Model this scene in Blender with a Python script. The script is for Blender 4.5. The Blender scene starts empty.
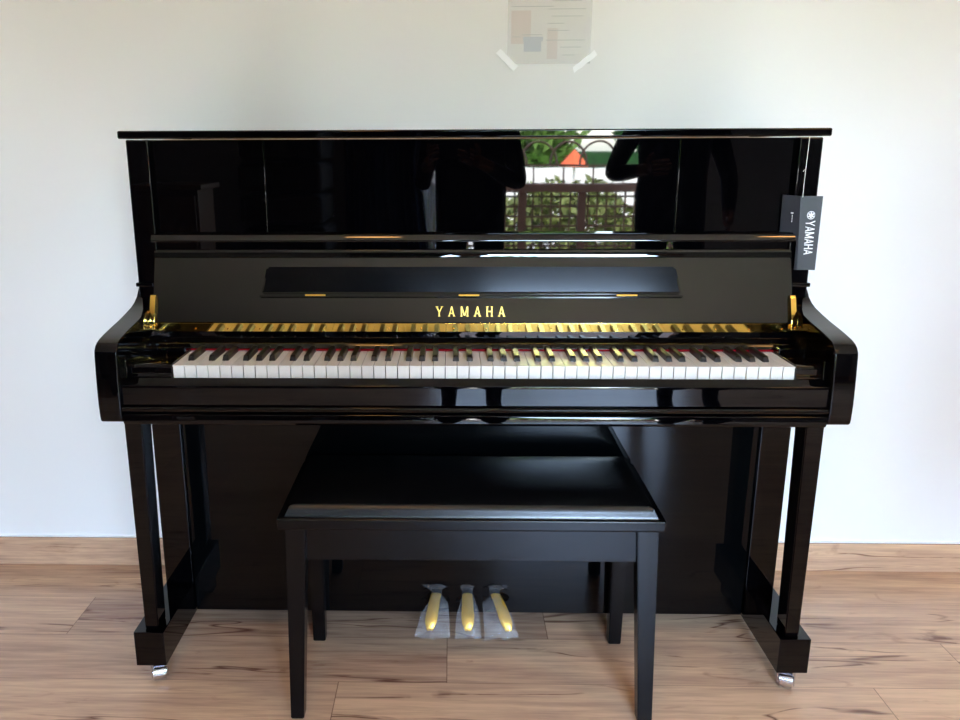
import bpy, bmesh, math, random
from mathutils import Vector, Matrix
random.seed(7)
S = bpy.context.scene
C = S.collection
PI = math.pi

# ------------------------------------------------------------------ materials
def nt(name):
    m = bpy.data.materials.new(name); m.use_nodes = True
    n = m.node_tree; b = n.nodes['Principled BSDF']
    return m, n, b
def lin(c):
    return tuple(((v/255)/12.92 if v/255 <= .04045 else ((v/255+.055)/1.055)**2.4) for v in c)
def mat(name, col, rough=.5, metal=0, spec=.5, coat=0, bump=None, var=0, vscale=8, sub=0, bscale=None):
    """col is sRGB 0-255; bump=(scale, strength, distance); var = procedural tone variation"""
    m, n, b = nt(name)
    c = lin(col)
    b.inputs['Base Color'].default_value = (*c, 1)
    b.inputs['Roughness'].default_value = rough
    b.inputs['Metallic'].default_value = metal
    b.inputs['Specular IOR Level'].default_value = spec
    b.inputs['Coat Weight'].default_value = coat
    tc = n.nodes.new('ShaderNodeTexCoord')
    if var:
        no = n.nodes.new('ShaderNodeTexNoise'); no.inputs['Scale'].default_value = vscale; no.inputs['Detail'].default_value = 4
        n.links.new(tc.outputs['Object'], no.inputs['Vector'])
        r = n.nodes.new('ShaderNodeMapRange')
        r.inputs['From Min'].default_value = .3; r.inputs['From Max'].default_value = .7
        r.inputs['To Min'].default_value = 1-var; r.inputs['To Max'].default_value = 1+var
        n.links.new(no.outputs['Fac'], r.inputs['Value'])
        mx = n.nodes.new('ShaderNodeVectorMath'); mx.operation = 'SCALE'; mx.inputs[0].default_value = c
        n.links.new(r.outputs['Result'], mx.inputs['Scale'])
        n.links.new(mx.outputs[0], b.inputs['Base Color'])
    if bump:
        no = n.nodes.new('ShaderNodeTexNoise'); no.inputs['Scale'].default_value = bump[0]; no.inputs['Detail'].default_value = 3
        if bscale:
            mp = n.nodes.new('ShaderNodeMapping'); mp.inputs['Scale'].default_value = bscale
            n.links.new(tc.outputs['Object'], mp.inputs['Vector']); n.links.new(mp.outputs[0], no.inputs['Vector'])
        else:
            n.links.new(tc.outputs['Object'], no.inputs['Vector'])
        bp = n.nodes.new('ShaderNodeBump'); bp.inputs['Strength'].default_value = bump[1]; bp.inputs['Distance'].default_value = bump[2]
        n.links.new(no.outputs['Fac'], bp.inputs['Height']); n.links.new(bp.outputs[0], b.inputs['Normal'])
    return m

M = {}
M['fall_lacquer'] = mat('black_fallboard_polyester', (7, 7, 6), .02, spec=.58, bump=(3, .02, .01))
M['shelf_lacquer'] = mat('black_satin_polyester', (4, 4, 5), .12, spec=.36)
M['lacquer'] = mat('black_polyester', (2, 2, 3), .02, spec=.29, bump=(3, .02, .01))
M['lacquer_soft'] = mat('black_lower_lacquer', (3, 4, 5), .04, spec=.22, bump=(5, .03, .01))
M['satin'] = mat('black_satin_wood', (4, 5, 7), .22, spec=.27, bump=(60, .08, .001), bscale=(.08, 1, 1))
M['leather'] = mat('black_leather', (7, 8, 10), .27, spec=.55, bump=(420, .25, .0006))
M['ivory'] = mat('white_key_acrylic', (232, 229, 222), .22, spec=.5)
M['ebony'] = mat('black_key_resin', (5, 5, 5), .28, spec=.5)
M['felt'] = mat('red_felt', (128, 8, 24), .95, spec=.1, bump=(900, .4, .0005))
M['brass'] = mat('polished_brass', (250, 208, 104), .06, 1, bump=(40, .02, .001))
M['pedal_brass'] = mat('pedal_brass', (238, 186, 74), .36, .7)
M['gold'] = mat('gold_leaf', (232, 196, 96), .35, .85)
M['chrome'] = mat('chrome', (205, 205, 210), .18, 1)
M['card'] = mat('black_card', (38, 40, 46), .38, spec=.5)
M['ink_white'] = mat('white_ink', (238, 238, 240), .6)
M['string'] = mat('white_string', (225, 222, 215), .7)
M['paint'] = mat('wall_paint', (235, 234, 232), .85, spec=.2, bump=(140, .06, .001), var=.012, vscale=1.3)
M['ceiling'] = mat('ceiling_paint', (246, 244, 238), .9, spec=.2, var=.01)
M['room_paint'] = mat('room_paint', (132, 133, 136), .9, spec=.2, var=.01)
M['tape'] = mat('white_tape', (252, 252, 252), .5)
M['dark_blue'] = mat('dark_blue_curtain', (16, 26, 46), .9, spec=.1, var=.15, vscale=5)
M['blue_cloth'] = mat('blue_cloth', (26, 90, 160), .9, spec=.1)
M['dark_grey'] = mat('dark_grey_fabric', (52, 50, 50), .95, spec=.1, bump=(200, .2, .001))
M['brown_wood'] = mat('brown_side_wood', (84, 50, 26), .4, var=.2, vscale=12)
M['cloth_black'] = mat('black_clothing', (9, 10, 15), .9, spec=.1, bump=(25, .3, .01))
M['cloth_navy'] = mat('navy_clothing', (12, 18, 30), .9, spec=.1, bump=(25, .3, .01))
M['skin'] = mat('skin', (122, 82, 64), .55, spec=.3)
M['hair'] = mat('black_hair', (12, 9, 8), .5, bump=(120, .6, .004))
M['rail_paint'] = mat('balcony_rail_paint', (128, 92, 74), .55, var=.06)
M['plaster'] = mat('white_plaster', (225, 222, 214), .9, var=.03)
M['roof_orange'] = mat('orange_roof', (214, 96, 52), .8, var=.1)
M['grass'] = mat('grass', (78, 110, 50), .95, var=.3, vscale=3)
M['paving'] = mat('grey_paving', (176, 176, 172), .9, var=.08, vscale=2)
M['bark'] = mat('bark', (74, 56, 42), .9, var=.2)
M['tile'] = mat('balcony_tile', (160, 130, 110), .6, var=.1)
M['dark'] = mat('dark_cavity', (6, 6, 6), .9, spec=.1)
def leafmat(name, col):
    m = mat(name, col, .6, spec=.3, var=.35, vscale=4); return m
M['leaf'] = leafmat('green_leaves', (98, 130, 58)); M['leaf_dark'] = leafmat('dark_green_leaves', (40, 84, 40))
M['leaf_olive'] = leafmat('olive_leaves', (136, 146, 84))

def glassy(name, tint, rough, mixf, bump=True):
    m, n, b = nt(name)
    n.nodes.remove(b)
    out = n.nodes['Material Output']
    tr = n.nodes.new('ShaderNodeBsdfTransparent'); tr.inputs[0].default_value = (.97, .97, .98, 1)
    pr = n.nodes.new('ShaderNodeBsdfPrincipled'); pr.inputs['Base Color'].default_value = (*lin(tint), 1)
    pr.inputs['Roughness'].default_value = rough; pr.inputs['Specular IOR Level'].default_value = .8
    mx = n.nodes.new('ShaderNodeMixShader')
    fr = n.nodes.new('ShaderNodeTexNoise'); fr.inputs['Scale'].default_value = 30 if bump else 6
    tc = n.nodes.new('ShaderNodeTexCoord')
    n.links.new(tc.outputs['Object'], fr.inputs['Vector'])
    rg = n.nodes.new('ShaderNodeMapRange'); rg.inputs['From Min'].default_value = .3; rg.inputs['From Max'].default_value = .7
    rg.inputs['To Min'].default_value = mixf*(.55 if bump else .9); rg.inputs['To Max'].default_value = mixf*(1.4 if bump else 1.1)
    n.links.new(fr.outputs['Fac'], rg.inputs['Value']); n.links.new(rg.outputs[0], mx.inputs[0])
    n.links.new(tr.outputs[0], mx.inputs[1]); n.links.new(pr.outputs[0], mx.inputs[2])
    if bump:
        bn = n.nodes.new('ShaderNodeTexNoise'); bn.inputs['Scale'].default_value = 70; bn.inputs['Detail'].default_value = 3
        n.links.new(tc.outputs['Object'], bn.inputs['Vector'])
        bp = n.nodes.new('ShaderNodeBump'); bp.inputs['Strength'].default_value = .8; bp.inputs['Distance'].default_value = .004
        n.links.new(bn.outputs['Fac'], bp.inputs['Height']); n.links.new(bp.outputs[0], pr.inputs['Normal'])
    n.links.new(mx.outputs[0], out.inputs[0])
    return m
M['bag'] = glassy('clear_plastic_film', (238, 234, 232), .12, .08)
M['sleeve'] = glassy('frosted_plastic_sleeve', (232, 231, 228), .65, .22, False)
M['sheer'] = glassy('sheer_white_curtain', (235, 238, 242), .9, .6, False)
M['glass'] = glassy('door_glass', (240, 245, 248), .02, .04, False)

def emis(name, col, s):
    m, n, b = nt(name)
    b.inputs['Base Color'].default_value = (*col, 1)
    b.inputs['Emission Color'].default_value = (*col, 1); b.inputs['Emission Strength'].default_value = s
    return m
M['lamp'] = emis('warm_lamp_diffuser', (1, .48, .15), 50)

def wood(name, attr):
    """laminate oak: UV in metres along / across each board, 'tone' attribute gives each board its own colour"""
    m, n, b = nt(name); L = n.links.new; N = n.nodes.new
    uv = N('ShaderNodeUVMap'); uv.uv_map = 'UVMap'
    at = N('ShaderNodeAttribute'); at.attribute_name = 'board'     # x tone 0..1, y seed, z redness
    sep = N('ShaderNodeSeparateXYZ'); L(at.outputs['Vector'], sep.inputs[0])
    su = N('ShaderNodeSeparateXYZ'); L(uv.outputs[0], su.inputs[0])
    cmb = N('ShaderNodeCombineXYZ'); L(su.outputs[0], cmb.inputs[0]); L(su.outputs[1], cmb.inputs[1]); 
    sc_ = N('ShaderNodeMath'); sc_.operation = 'MULTIPLY'; sc_.inputs[1].default_value = 37; L(sep.outputs[1], sc_.inputs[0]); L(sc_.outputs[0], cmb.inputs[2])
    def noise(scale, sx, sy, detail=4, dist=0, rough=.55):
        mp = N('ShaderNodeMapping'); mp.inputs['Scale'].default_value = (sx, sy, 1); L(cmb.outputs[0], mp.inputs['Vector'])
        t = N('ShaderNodeTexNoise'); t.inputs['Scale'].default_value = scale; t.inputs['Detail'].default_value = detail
        t.inputs['Distortion'].default_value = dist; t.inputs['Roughness'].default_value = rough
        L(mp.outputs[0], t.inputs['Vector']); return t.outputs['Fac']
    grain = noise(1, 5, 90, 6, .3, .65)
    broad = noise(1, 1.6, 16, 4, .8)
    crack = noise(1, .9, 9, 3, .4)
    blot = noise(1, 4, 9, 3, 1.2)
    # base colour from tone
    r = N('ShaderNodeValToRGB'); e = r.color_ramp.elements
    e[0].position = 0; e[0].color = (*lin((134, 101, 84)), 1); e[1].position = 1; e[1].color = (*lin((222, 184, 148)), 1)
    mid = r.color_ramp.elements.new(.5); mid.color = (*lin((186, 151, 124)), 1)
    add = N('ShaderNodeMath'); add.operation = 'MULTIPLY_ADD'; L(broad, add.inputs[0]); add.inputs[1].default_value = 1.2
    L(sep.outputs[0], add.inputs[2]); ad2 = N('ShaderNodeMath'); ad2.operation = 'SUBTRACT'; L(add.outputs[0], ad2.inputs[0]); ad2.inputs[1].default_value = .55
    ad3 = N('ShaderNodeMath'); ad3.operation = 'MULTIPLY_ADD'; L(grain, ad3.inputs[0]); ad3.inputs[1].default_value = 1.3; L(ad2.outputs[0], ad3.inputs[2])
    ad4 = N('ShaderNodeMath'); ad4.operation = 'SUBTRACT'; L(ad3.outputs[0], ad4.inputs[0]); ad4.inputs[1].default_value = .65
    L(ad4.outputs[0], r.inputs[0])
    # cracks: thin dark bands where the stretched noise crosses a level
    d = N('ShaderNodeMath'); d.operation = 'SUBTRACT'; L(crack, d.inputs[0]); d.inputs[1].default_value = .56
    a = N('ShaderNodeMath'); a.operation = 'ABSOLUTE'; L(d.outputs[0], a.inputs[0])
    mr = N('ShaderNodeMapRange'); mr.inputs['From Min'].default_value = 0; mr.inputs['From Max'].default_value = .013
    mr.inputs['To Min'].default_value = .9; mr.inputs['To Max'].default_value = 0; L(a.outputs[0], mr.inputs['Value'])
    ms = N('ShaderNodeMapRange'); ms.inputs['From Min'].default_value = .43; ms.inputs['From Max'].default_value = .54; L(blot, ms.inputs['Value'])
    mu = N('ShaderNodeMath'); mu.operation = 'MULTIPLY'; L(mr.outputs[0], mu.inputs[0]); L(ms.outputs[0], mu.inputs[1])
    mx = N('ShaderNodeMix'); mx.data_type = 'RGBA'; L(mu.outputs[0], mx.inputs[0]); L(r.outputs[0], mx.inputs[6]); mx.inputs[7].default_value = (*lin((98, 58, 44)), 1)
    # dark knots and smoky streaks
    kn = noise(1, 6, 22, 5, 1.5)
    kr = N('ShaderNodeMapRange'); kr.inputs['From Min'].default_value = .62; kr.inputs['From Max'].default_value = .78; kr.inputs['To Max'].default_value = .55; L(kn, kr.inputs['Value'])
    mk = N('ShaderNodeMix'); mk.data_type = 'RGBA'; L(kr.outputs[0], mk.inputs[0]); L(mx.outputs[2], mk.inputs[6]); mk.inputs[7].default_value = (*lin((128, 82, 62)), 1)
    # joint line
    at2 = N('ShaderNodeAttribute'); at2.attribute_name = 'size'
    s2 = N('ShaderNodeSeparateXYZ'); L(at2.outputs['Vector'], s2.inputs[0])
    def edge(c, dim, w):
        q = N('ShaderNodeMath'); q.operation = 'SUBTRACT'; L(dim, q.inputs[0]); L(c, q.inputs[1])
        mi = N('ShaderNodeMath'); mi.operation = 'MINIMUM'; L(c, mi.inputs[0]); L(q.outputs[0], mi.inputs[1])
        l = N('ShaderNodeMath'); l.operation = 'LESS_THAN'; L(mi.outputs[0], l.inputs[0]); l.inputs[1].default_value = w; return l.outputs[0]
    eu = edge(su.outputs[0], s2.outputs[0], .0011); ev = edge(su.outputs[1], s2.outputs[1], .0007)
    mm = N('ShaderNodeMath'); mm.operation = 'MAXIMUM'; L(eu, mm.inputs[0]); L(ev, mm.inputs[1])
    m5 = N('ShaderNodeMath'); m5.operation = 'MULTIPLY'; L(mm.outputs[0], m5.inputs[0]); m5.inputs[1].default_value = .62
    mj = N('ShaderNodeMix'); mj.data_type = 'RGBA'; L(m5.outputs[0], mj.inputs[0]); L(mk.outputs[2], mj.inputs[6]); mj.inputs[7].default_value = (*lin((90, 62, 48)), 1)
    L(mj.outputs[2], b.inputs['Base Color'])
    b.inputs['Roughness'].default_value = .22; b.inputs['Specular IOR Level'].default_value = .45
    bp = N('ShaderNodeBump'); bp.inputs['Strength'].default_value = .12; bp.inputs['Distance'].default_value = .001
    L(grain, bp.inputs['Height']); L(bp.outputs[0], b.inputs['Normal'])
    return m
M['oak'] = wood('oak_laminate', 'board')

# ------------------------------------------------------------------ helpers
def box(bm, x0, x1, y0, y1, z0, z1, bev=0, seg=2):
    t = bmesh.new()
    bmesh.ops.create_cube(t, size=1)
    for v in t.verts:
        v.co = Vector(((x0+x1)/2+v.co.x*(x1-x0), (y0+y1)/2+v.co.y*(y1-y0), (z0+z1)/2+v.co.z*(z1-z0)))
    if bev: bmesh.ops.bevel(t, geom=t.edges[:], offset=bev, segments=seg, affect='EDGES', profile=.5)
    merge(bm, t); return bm
def merge(bm, t, mtx=None):
    me = bpy.data.meshes.new('tmp'); 
    if mtx: t.transform(mtx)
    t.to_mesh(me); t.free(); bm.from_mesh(me); bpy.data.meshes.remove(me)
def prism(bm, pts, x0, x1, bev=0, seg=2, axis='x'):
    """profile pts (y,z) extruded along x (or (x,z) along y, (x,y) along z)"""
    t = bmesh.new()
    def mk(p, w): return {'x': (w, p[0], p[1]), 'y': (p[0], w, p[1]), 'z': (p[0], p[1], w)}[axis]
    a = [t.verts.new(mk(p, x0)) for p in pts]; b = [t.verts.new(mk(p, x1)) for p in pts]
    f1 = t.faces.new(a); f2 = t.faces.new(b[::-1]); n = len(pts)
    for i in range(n): t.faces.new((a[i], a[(i+1) % n], b[(i+1) % n], b[i]))
    bmesh.ops.recalc_face_normals(t, faces=t.faces[:])
    if bev:
        t.edges.ensure_lookup_table()
        es = [e for e in t.edges if (f1 in e.link_faces or f2 in e.link_faces) or e.calc_face_angle(0) > .5]
        bmesh.ops.bevel(t, geom=es, offset=bev, segments=seg, affect='EDGES', profile=.5, clamp_overlap=True)
    merge(bm, t); return bm
def tube(bm, path, r, n=10, cap=True):
    t = bmesh.new(); rings = []
    path = [Vector(p) for p in path]
    for i, p in enumerate(path):
        d = (path[min(i+1, len(path)-1)]-path[max(i-1, 0)]).normalized()
        u = d.orthogonal().normalized() if i == 0 else (u-d*u.dot(d)).normalized()
        w = d.cross(u); rr = r[i] if isinstance(r, (list, tuple)) else r
        rings.append([t.verts.new(p+(u*math.cos(2*PI*k/n)+w*math.sin(2*PI*k/n))*rr) for k in range(n)])
    for a, b in zip(rings, rings[1:]):
        for k in range(n): t.faces.new((a[k], a[(k+1) % n], b[(k+1) % n], b[k]))
    if cap: t.faces.new(rings[0][::-1]); t.faces.new(rings[-1])
    bmesh.ops.recalc_face_normals(t, faces=t.faces[:])
    merge(bm, t); return bm
def quad(bm, *p):
    bm.faces.new([bm.verts.new(q) for q in p]); return bm
def obj(name, bm, m, parent=None, smooth=True, loc=None):
    me = bpy.data.meshes.new(name); bm.to_mesh(me); bm.free()
    me.materials.append(m if not isinstance(m, str) else M[m])
    if smooth: me.shade_smooth(); me.set_sharp_from_angle(angle=math.radians(38))
    o = bpy.data.objects.new(name, me); C.objects.link(o)
    if smooth:
        wn = o.modifiers.new('even_normals', 'WEIGHTED_NORMAL'); wn.weight = 100; wn.keep_sharp = True
    if loc: o.location = loc
    if parent:
        o.parent = parent; o.matrix_parent_inverse = Matrix.Identity(4)
        o.location = Vector(o.location)-Vector(parent.location) if parent.type == 'EMPTY' else o.location
    return o
def thing(name, label, cat, loc=(0, 0, 0), group=None):
    o = bpy.data.objects.new(name, None); C.objects.link(o); o.location = loc; o.empty_display_size = .1
    o['label'] = label; o['category'] = cat
    if group: o['group'] = group
    return o
def tag(o, label, cat, group=None):
    o['label'] = label; o['category'] = cat
    if group: o['group'] = group
    return o
def struct(name, bm, m, smooth=False):
    o = obj(name, bm, m, None, smooth); o['kind'] = 'structure'; return o
B = bmesh.new

# ------------------------------------------------------------------ floor, walls
RX0, RX1, RY = -2.7, 2.9, -5.0
def boards(name, rows, L, mtx, tone_of):
    bm = B(); uv = bm.loops.layers.uv.new('UVMap')
    la = bm.verts.layers.float_vector.new('board'); ls = bm.verts.layers.float_vector.new('size')
    for (a0, a1, j) in rows:
        x = j
        while x > RX0: x -= L
        while x < RX1:
            u0, u1 = max(x, RX0), min(x+L, RX1)
            tn = tone_of(round((x+u1)/2, 2), a0, x)
            vs = [bm.verts.new(mtx(*p)) for p in ((u0, a0), (u1, a0), (u1, a1), (u0, a1))]
            f = bm.faces.new(vs)
            for l, q in zip(f.loops, ((u0-x, 0), (u1-x, 0), (u1-x, a1-a0), (u0-x, a1-a0))): l[uv].uv = q
            for v in vs: v[la] = tn; v[ls] = (L, a1-a0, 0)
            x += L
    return bm
rows = [(-.173, .03, .5), (-.346, -.173, .196), (-.518, -.346, -.0476), (-.69, -.518, -.289)]
y = -.69
while y > RY-.02:
    rows.append((y-.172, y, random.uniform(-1, 1))); y -= .172
fixed = {(-.173, -.678): .52, (-.346, -.982): .28, (-.346, .196): .62, (-.346, -2.16): .62, (-.518, -1.2256): .5, (-.518, -.0476): .68,
         (-.69, -.289): .74, (-.69, -1.467): .62, (-.518, 1.1304): .72, (-.69, .889): .78, (-.346, 1.374): .7, (-.173, -1.856): .4, (-.173, .5): .66}
rt = random.Random(3)
def tone_floor(c, a0, x):
    for (ya, xa), v in fixed.items():
        if abs(ya-a0) < .002 and abs(xa-x) < .01: return (v, rt.random(), 0)
    return (rt.uniform(.45, .75), rt.random(), 0)
bm = boards('floor', rows, 1.178, lambda a, b: (a, b, 0), tone_floor)
struct('floor', bm, 'oak')
# baseboard on the piano wall, made of the same board
bm = boards('b', [(0, .0845, -.2)], 2.4, lambda a, b: (a, 0, b), lambda c, a, x: (.5 if x < -.3 else .62, rt.random(), 0))
t = bm
v = [t.verts.new(p) for p in ((RX0, 0, .0845), (RX1, 0, .0845), (RX1, .012, .0845), (RX0, .012, .0845))]
lay = t.verts.layers.float_vector['board']; lsz = t.verts.layers.float_vector['size']
for q in v: q[lay] = (.2, .3, 0); q[lsz] = (5, 5, 0)
t.faces.new(v)
struct('baseboard_back', t, 'oak')
bm = B(); box(bm, RX0, RX1, .0035, .0125, .0843, .0862); struct('trim_1', bm, 'tape')
bm = B(); box(bm, RX0-.1, RX1+.1, .012, .13, -.02, 2.72); struct('wall_back', bm, 'paint')
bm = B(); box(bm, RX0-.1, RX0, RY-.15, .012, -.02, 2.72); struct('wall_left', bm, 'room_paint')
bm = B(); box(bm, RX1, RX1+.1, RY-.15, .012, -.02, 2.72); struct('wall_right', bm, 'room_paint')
bm = B(); box(bm, RX0-.1, RX1+.1, RY-.15, .13, 2.72, 2.82); struct('ceiling', bm, 'ceiling')
DX0, DX1, DZ = -.42, 1.78, 2.35       # the balcony doorway
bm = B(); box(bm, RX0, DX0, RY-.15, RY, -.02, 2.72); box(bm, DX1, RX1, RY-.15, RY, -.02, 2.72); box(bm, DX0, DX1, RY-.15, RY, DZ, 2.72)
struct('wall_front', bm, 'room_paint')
bm = B()
for a, b_ in ((DX0, DX0+.05), (DX1-.05, DX1)): box(bm, a, b_, RY-.12, RY+.01, 0, DZ, .004)
box(bm, DX0, DX1, RY-.12, RY+.01, DZ-.05, DZ, .004)
struct('door_1', bm, 'rail_paint', True)
bm = B(); box(bm, RX0, RX0+.012, RY, 0, 0, .08); box(bm, RX0, DX0, RY, RY+.012, 0, .08); struct('baseboard_left', bm, 'brown_wood')
bm = B(); box(bm, RX1-.012, RX1, RY, 0, 0, .08); box(bm, DX1, RX1, RY, RY+.012, 0, .08); struct('baseboard_right', bm, 'brown_wood')

# ------------------------------------------------------------------ piano
P = thing('upright_piano', 'glossy black upright piano with open fallboard standing against the white wall', 'piano', (0, -.3, 0))
def part(name, bm, m, parent=None, smooth=True): return obj(name, bm, m, parent or P, smooth)
# obj() subtracts the Empty's position for direct parts; sub-parts sit in their parent's frame (same offset is baked in the parent)
SX = .725; IX = .6775
lid = B(); box(lid, -.7395, .7395, -.345, -.02, 1.1725, 1.1890, .0035, 3); part('lid', lid, 'lacquer')
for s in (-1, 1):
    a, b_ = sorted((s*IX, s*SX))
    t = B(); box(t, a, b_, -.340, -.03, .60, 1.1705, .003, 3); part('side_panel', t, 'lacquer')
    a2, b2 = sorted((s*.661, s*.727))
    t = B(); box(t, a2, b2, -.335, -.03, .136, .60, .002, 2); part('lower_side_panel', t, 'lacquer')
    a3, b3 = sorted((s*.690, s*.7285))
    t = B(); box(t, a3, b3, -.347, -.2, .8605, .8695, .002, 2); part('side_moulding', t, 'lacquer')
# upper front panel in three sections
t = B(); box(t, -.4365, .4365, -.322, -.302, .965, 1.1702, .0012, 2); part('upper_panel', t, 'lacquer')
for s in (-1, 1):
    a, b_ = sorted((s*.4378, s*.6765)); t = B(); box(t, a, b_, -.3222, -.302, .965, 1.1702, .0012, 2); part('upper_panel', t, 'lacquer')
t = B(); box(t, -.67, .67, -.300, -.28, .14, 1.165); part('inner_panel', t, 'dark')
t = B(); box(t, -.70, .70, -.06, -.03, .14, 1.165); part('back_board', t, 'dark')
# rail under the upper panel: sloped face that faces the ceiling
t = B(); prism(t, [(-.302, .9750), (-.345, .9750), (-.3485, .9742), (-.3505, .9725), (-.3522, .9700), (-.3538, .9665), (-.3550, .9630), (-.3556, .9600), (-.3545, .9585), (-.340, .9585), (-.302, .9585)], -.684, .684, .0012); part('top_rail', t, 'fall_lacquer')
t = B(); prism(t, [(-.302, .9583), (-.334, .9583), (-.334, .930), (-.302, .93)], -.676, .676); part('rail_riser', t, 'lacquer')
# fallboard, open and leaning back
FT, FB = (-.338, .9325), (-.3855, .7905)      # top and bottom of its face (y, z)
nrm = Vector((0, -(FT[1]-FB[1]), FB[0]-FT[0]))
nrm = Vector((0, nrm.y, -nrm.z)).normalized() if nrm.z < 0 else nrm.normalized()
fd = Vector((0, FT[0]-FB[0], FT[1]-FB[1])).normalized(); fn = Vector((0, -fd.z, fd.y))
def onf(x, s, h=0):          # point on the fallboard: s metres up its face from the bottom, h above it
    return Vector((x, FB[0], FB[1]))+fd*s+fn*h
FLEN = (Vector((0, *FT))-Vector((0, *FB))).length
t = B()
pr_ = [onf(0, 0), onf(0, FLEN-.0098), onf(0, FLEN-.0098, .0006), onf(0, FLEN-.0085, .0024), onf(0, FLEN-.004, .0031), onf(0, FLEN+.001, .0036), onf(0, FLEN+.0045, .0038), onf(0, FLEN+.0066, .0036), onf(0, FLEN+.0078, .0024), onf(0, FLEN+.0078, -.004), onf(0, FLEN-.004, -.014), onf(0, 0, -.014)]
prism(t, [(p.y, p.z) for p in pr_], -.6835, .6835, .0012); fb = part('fallboard', t, 'fall_lacquer')
def fsub(name, bm, m): 
    o = obj(name, bm, m); o.parent = fb; o.matrix_parent_inverse = Matrix.Identity(4); return o
# (fallboard mesh lies in world coordinates minus its parent's offset; its own location is that offset)
def shelf_box(bm, x0, x1, s0, s1, h0, h1, bev=0):
    q = bmesh.new(); bmesh.ops.create_cube(q, size=1)
    for v_ in q.verts:
        v_.co = onf((x0+x1)/2+v_.co.x*(x1-x0), (s0+s1)/2+v_.co.y*(s1-s0), (h0+h1)/2+v_.co.z*(h1-h0))
    if bev: bmesh.ops.bevel(q, geom=q.edges[:], offset=bev, segments=2, affect='EDGES')
    bmesh.ops.recalc_face_normals(q, faces=q.faces[:]); merge(bm, q)
t = B()
q = [(-.437, .1155), (.437, .1155), (.449, .0535), (-.449, .0535)]
q = [(-.437, .1190), (.437, .1190), (.449, .0610), (-.449, .0610)]
for h0 in (.0002,):
    lo = [onf(x, s, h0) for x, s in q]; hi = [onf(x, s, .0105 if s > .1 else .0060) for x, s in q]
    L_ = [t.verts.new(p) for p in lo]; H_ = [t.verts.new(p) for p in hi]
    t.faces.new(H_); t.faces.new(L_[::-1])
    for i in range(4): t.faces.new((L_[i], L_[(i+1) % 4], H_[(i+1) % 4], H_[i]))
    bmesh.ops.recalc_face_normals(t, faces=t.faces[:])
    bmesh.ops.bevel(t, geom=t.edges[:], offset=.0042, segments=7, affect='EDGES')
shelf_box(t, -.452, .452, .0535, .0580, .0003, .0085, .0012)
fsub('music_shelf', t, 'shelf_lacquer')
for x in (-.331, -.002, .333):
    t = B(); shelf_box(t, x-.022, x+.022, .0555, .0590, .0070, .0098, .0006); o = fsub('shelf_hinge', t, 'brass'); o['label'] = 'small brass hinge plate'
# ---- lettering
def letter(ch, serif=False):
    """strokes as quads in a 1-high box; returns list of 4-point polygons and width"""
    w = .155
    if ch == 'A':
        r = [((0, 0), (w*.85, 0), (.36+w*.25, 1), (.36-w*.25, 1)), ((.72-w*1.1, 0), (.72, 0), (.36+w*.45, 1), (.36-w*.45, 1)), ((.16, .24), (.56, .24), (.53, .36), (.19, .36))]; W = .72
        if serif: r += [((-.06, 0), (.2, 0), (.2, .05), (-.06, .05)), ((.5, 0), (.79, 0), (.79, .05), (.5, .05))]
    elif ch == 'Y':
        r = [((.36-w*.5, 0), (.36+w*.5, 0), (.36+w*.5, .5), (.36-w*.5, .5)), ((.36-w*.5, .42), (.36+w*.5, .42), (w*.95, 1), (-.02, 1)), ((.36-w*.3, .42), (.36+w*.5, .42), (.74, 1), (.74-w*.9, 1))]; W = .72
        if serif: r += [((-.07, .95), (.24, .95), (.24, 1), (-.07, 1)), ((.5, .95), (.8, .95), (.8, 1), (.5, 1)), ((.22, 0), (.5, 0), (.5, .05), (.22, .05))]
    elif ch == 'H':
        r = [((0, 0), (w, 0), (w, 1), (0, 1)), ((.66-w, 0), (.66, 0), (.66, 1), (.66-w, 1)), ((w, .44), (.66-w, .44), (.66-w, .56), (w, .56))]; W = .66
        if serif: r += [((-.06, 0), (.22, 0), (.22, .05), (-.06, .05)), ((.44, 0), (.72, 0), (.72, .05), (.44, .05)), ((-.06, .95), (.22, .95), (.22, 1), (-.06, 1)), ((.44, .95), (.72, .95), (.72, 1), (.44, 1))]
    elif ch == 'M':
        r = [((0, 0), (w, 0), (w, 1), (0, 1)), ((.84-w, 0), (.84, 0), (.84, 1), (.84-w, 1)), ((.42-w*.5, .08), (.42+w*.4, .08), (w*1.1, 1), (0, 1)), ((.42-w*.4, .08), (.42+w*.5, .08), (.84, 1), (.84-w*1.1, 1))]; W = .84
        if serif: r += [((-.06, 0), (.2, 0), (.2, .05), (-.06, .05)), ((.64, 0), (.9, 0), (.9, .05), (.64, .05))]
    return r, W
def word(place, h, gap, centre, serif, thick=.0004, wide=1.0):
    tot = sum(letter(c)[1]*wide for c in 'YAMAHA')*h+gap*5
    x = centre-tot/2; bm = B()
    for c in 'YAMAHA':
        r, W = letter(c, serif)
        for k, poly in enumerate(r):
            top = [bm.verts.new(place(x+px*h*wide, py*h, thick+k*.00003)) for px, py in poly]
            bot = [bm.verts.new(place(x+px*h*wide, py*h, 0)) for px, py in poly]
            bm.faces.new(top)
            for i in range(4): bm.faces.new((bot[i], bot[(i+1) % 4], top[(i+1) % 4], top[i]))
        x += W*h*wide+gap
    bmesh.ops.recalc_face_normals(bm, faces=bm.faces[:])
    return bm
t = word(lambda a, b_, c: onf(a, .0128+b_, c+.0001), .0215, .0128, .0013, True, .0005, .88)
o = fsub('lettering', t, 'gold'); o['label'] = 'gold YAMAHA lettering'
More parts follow.
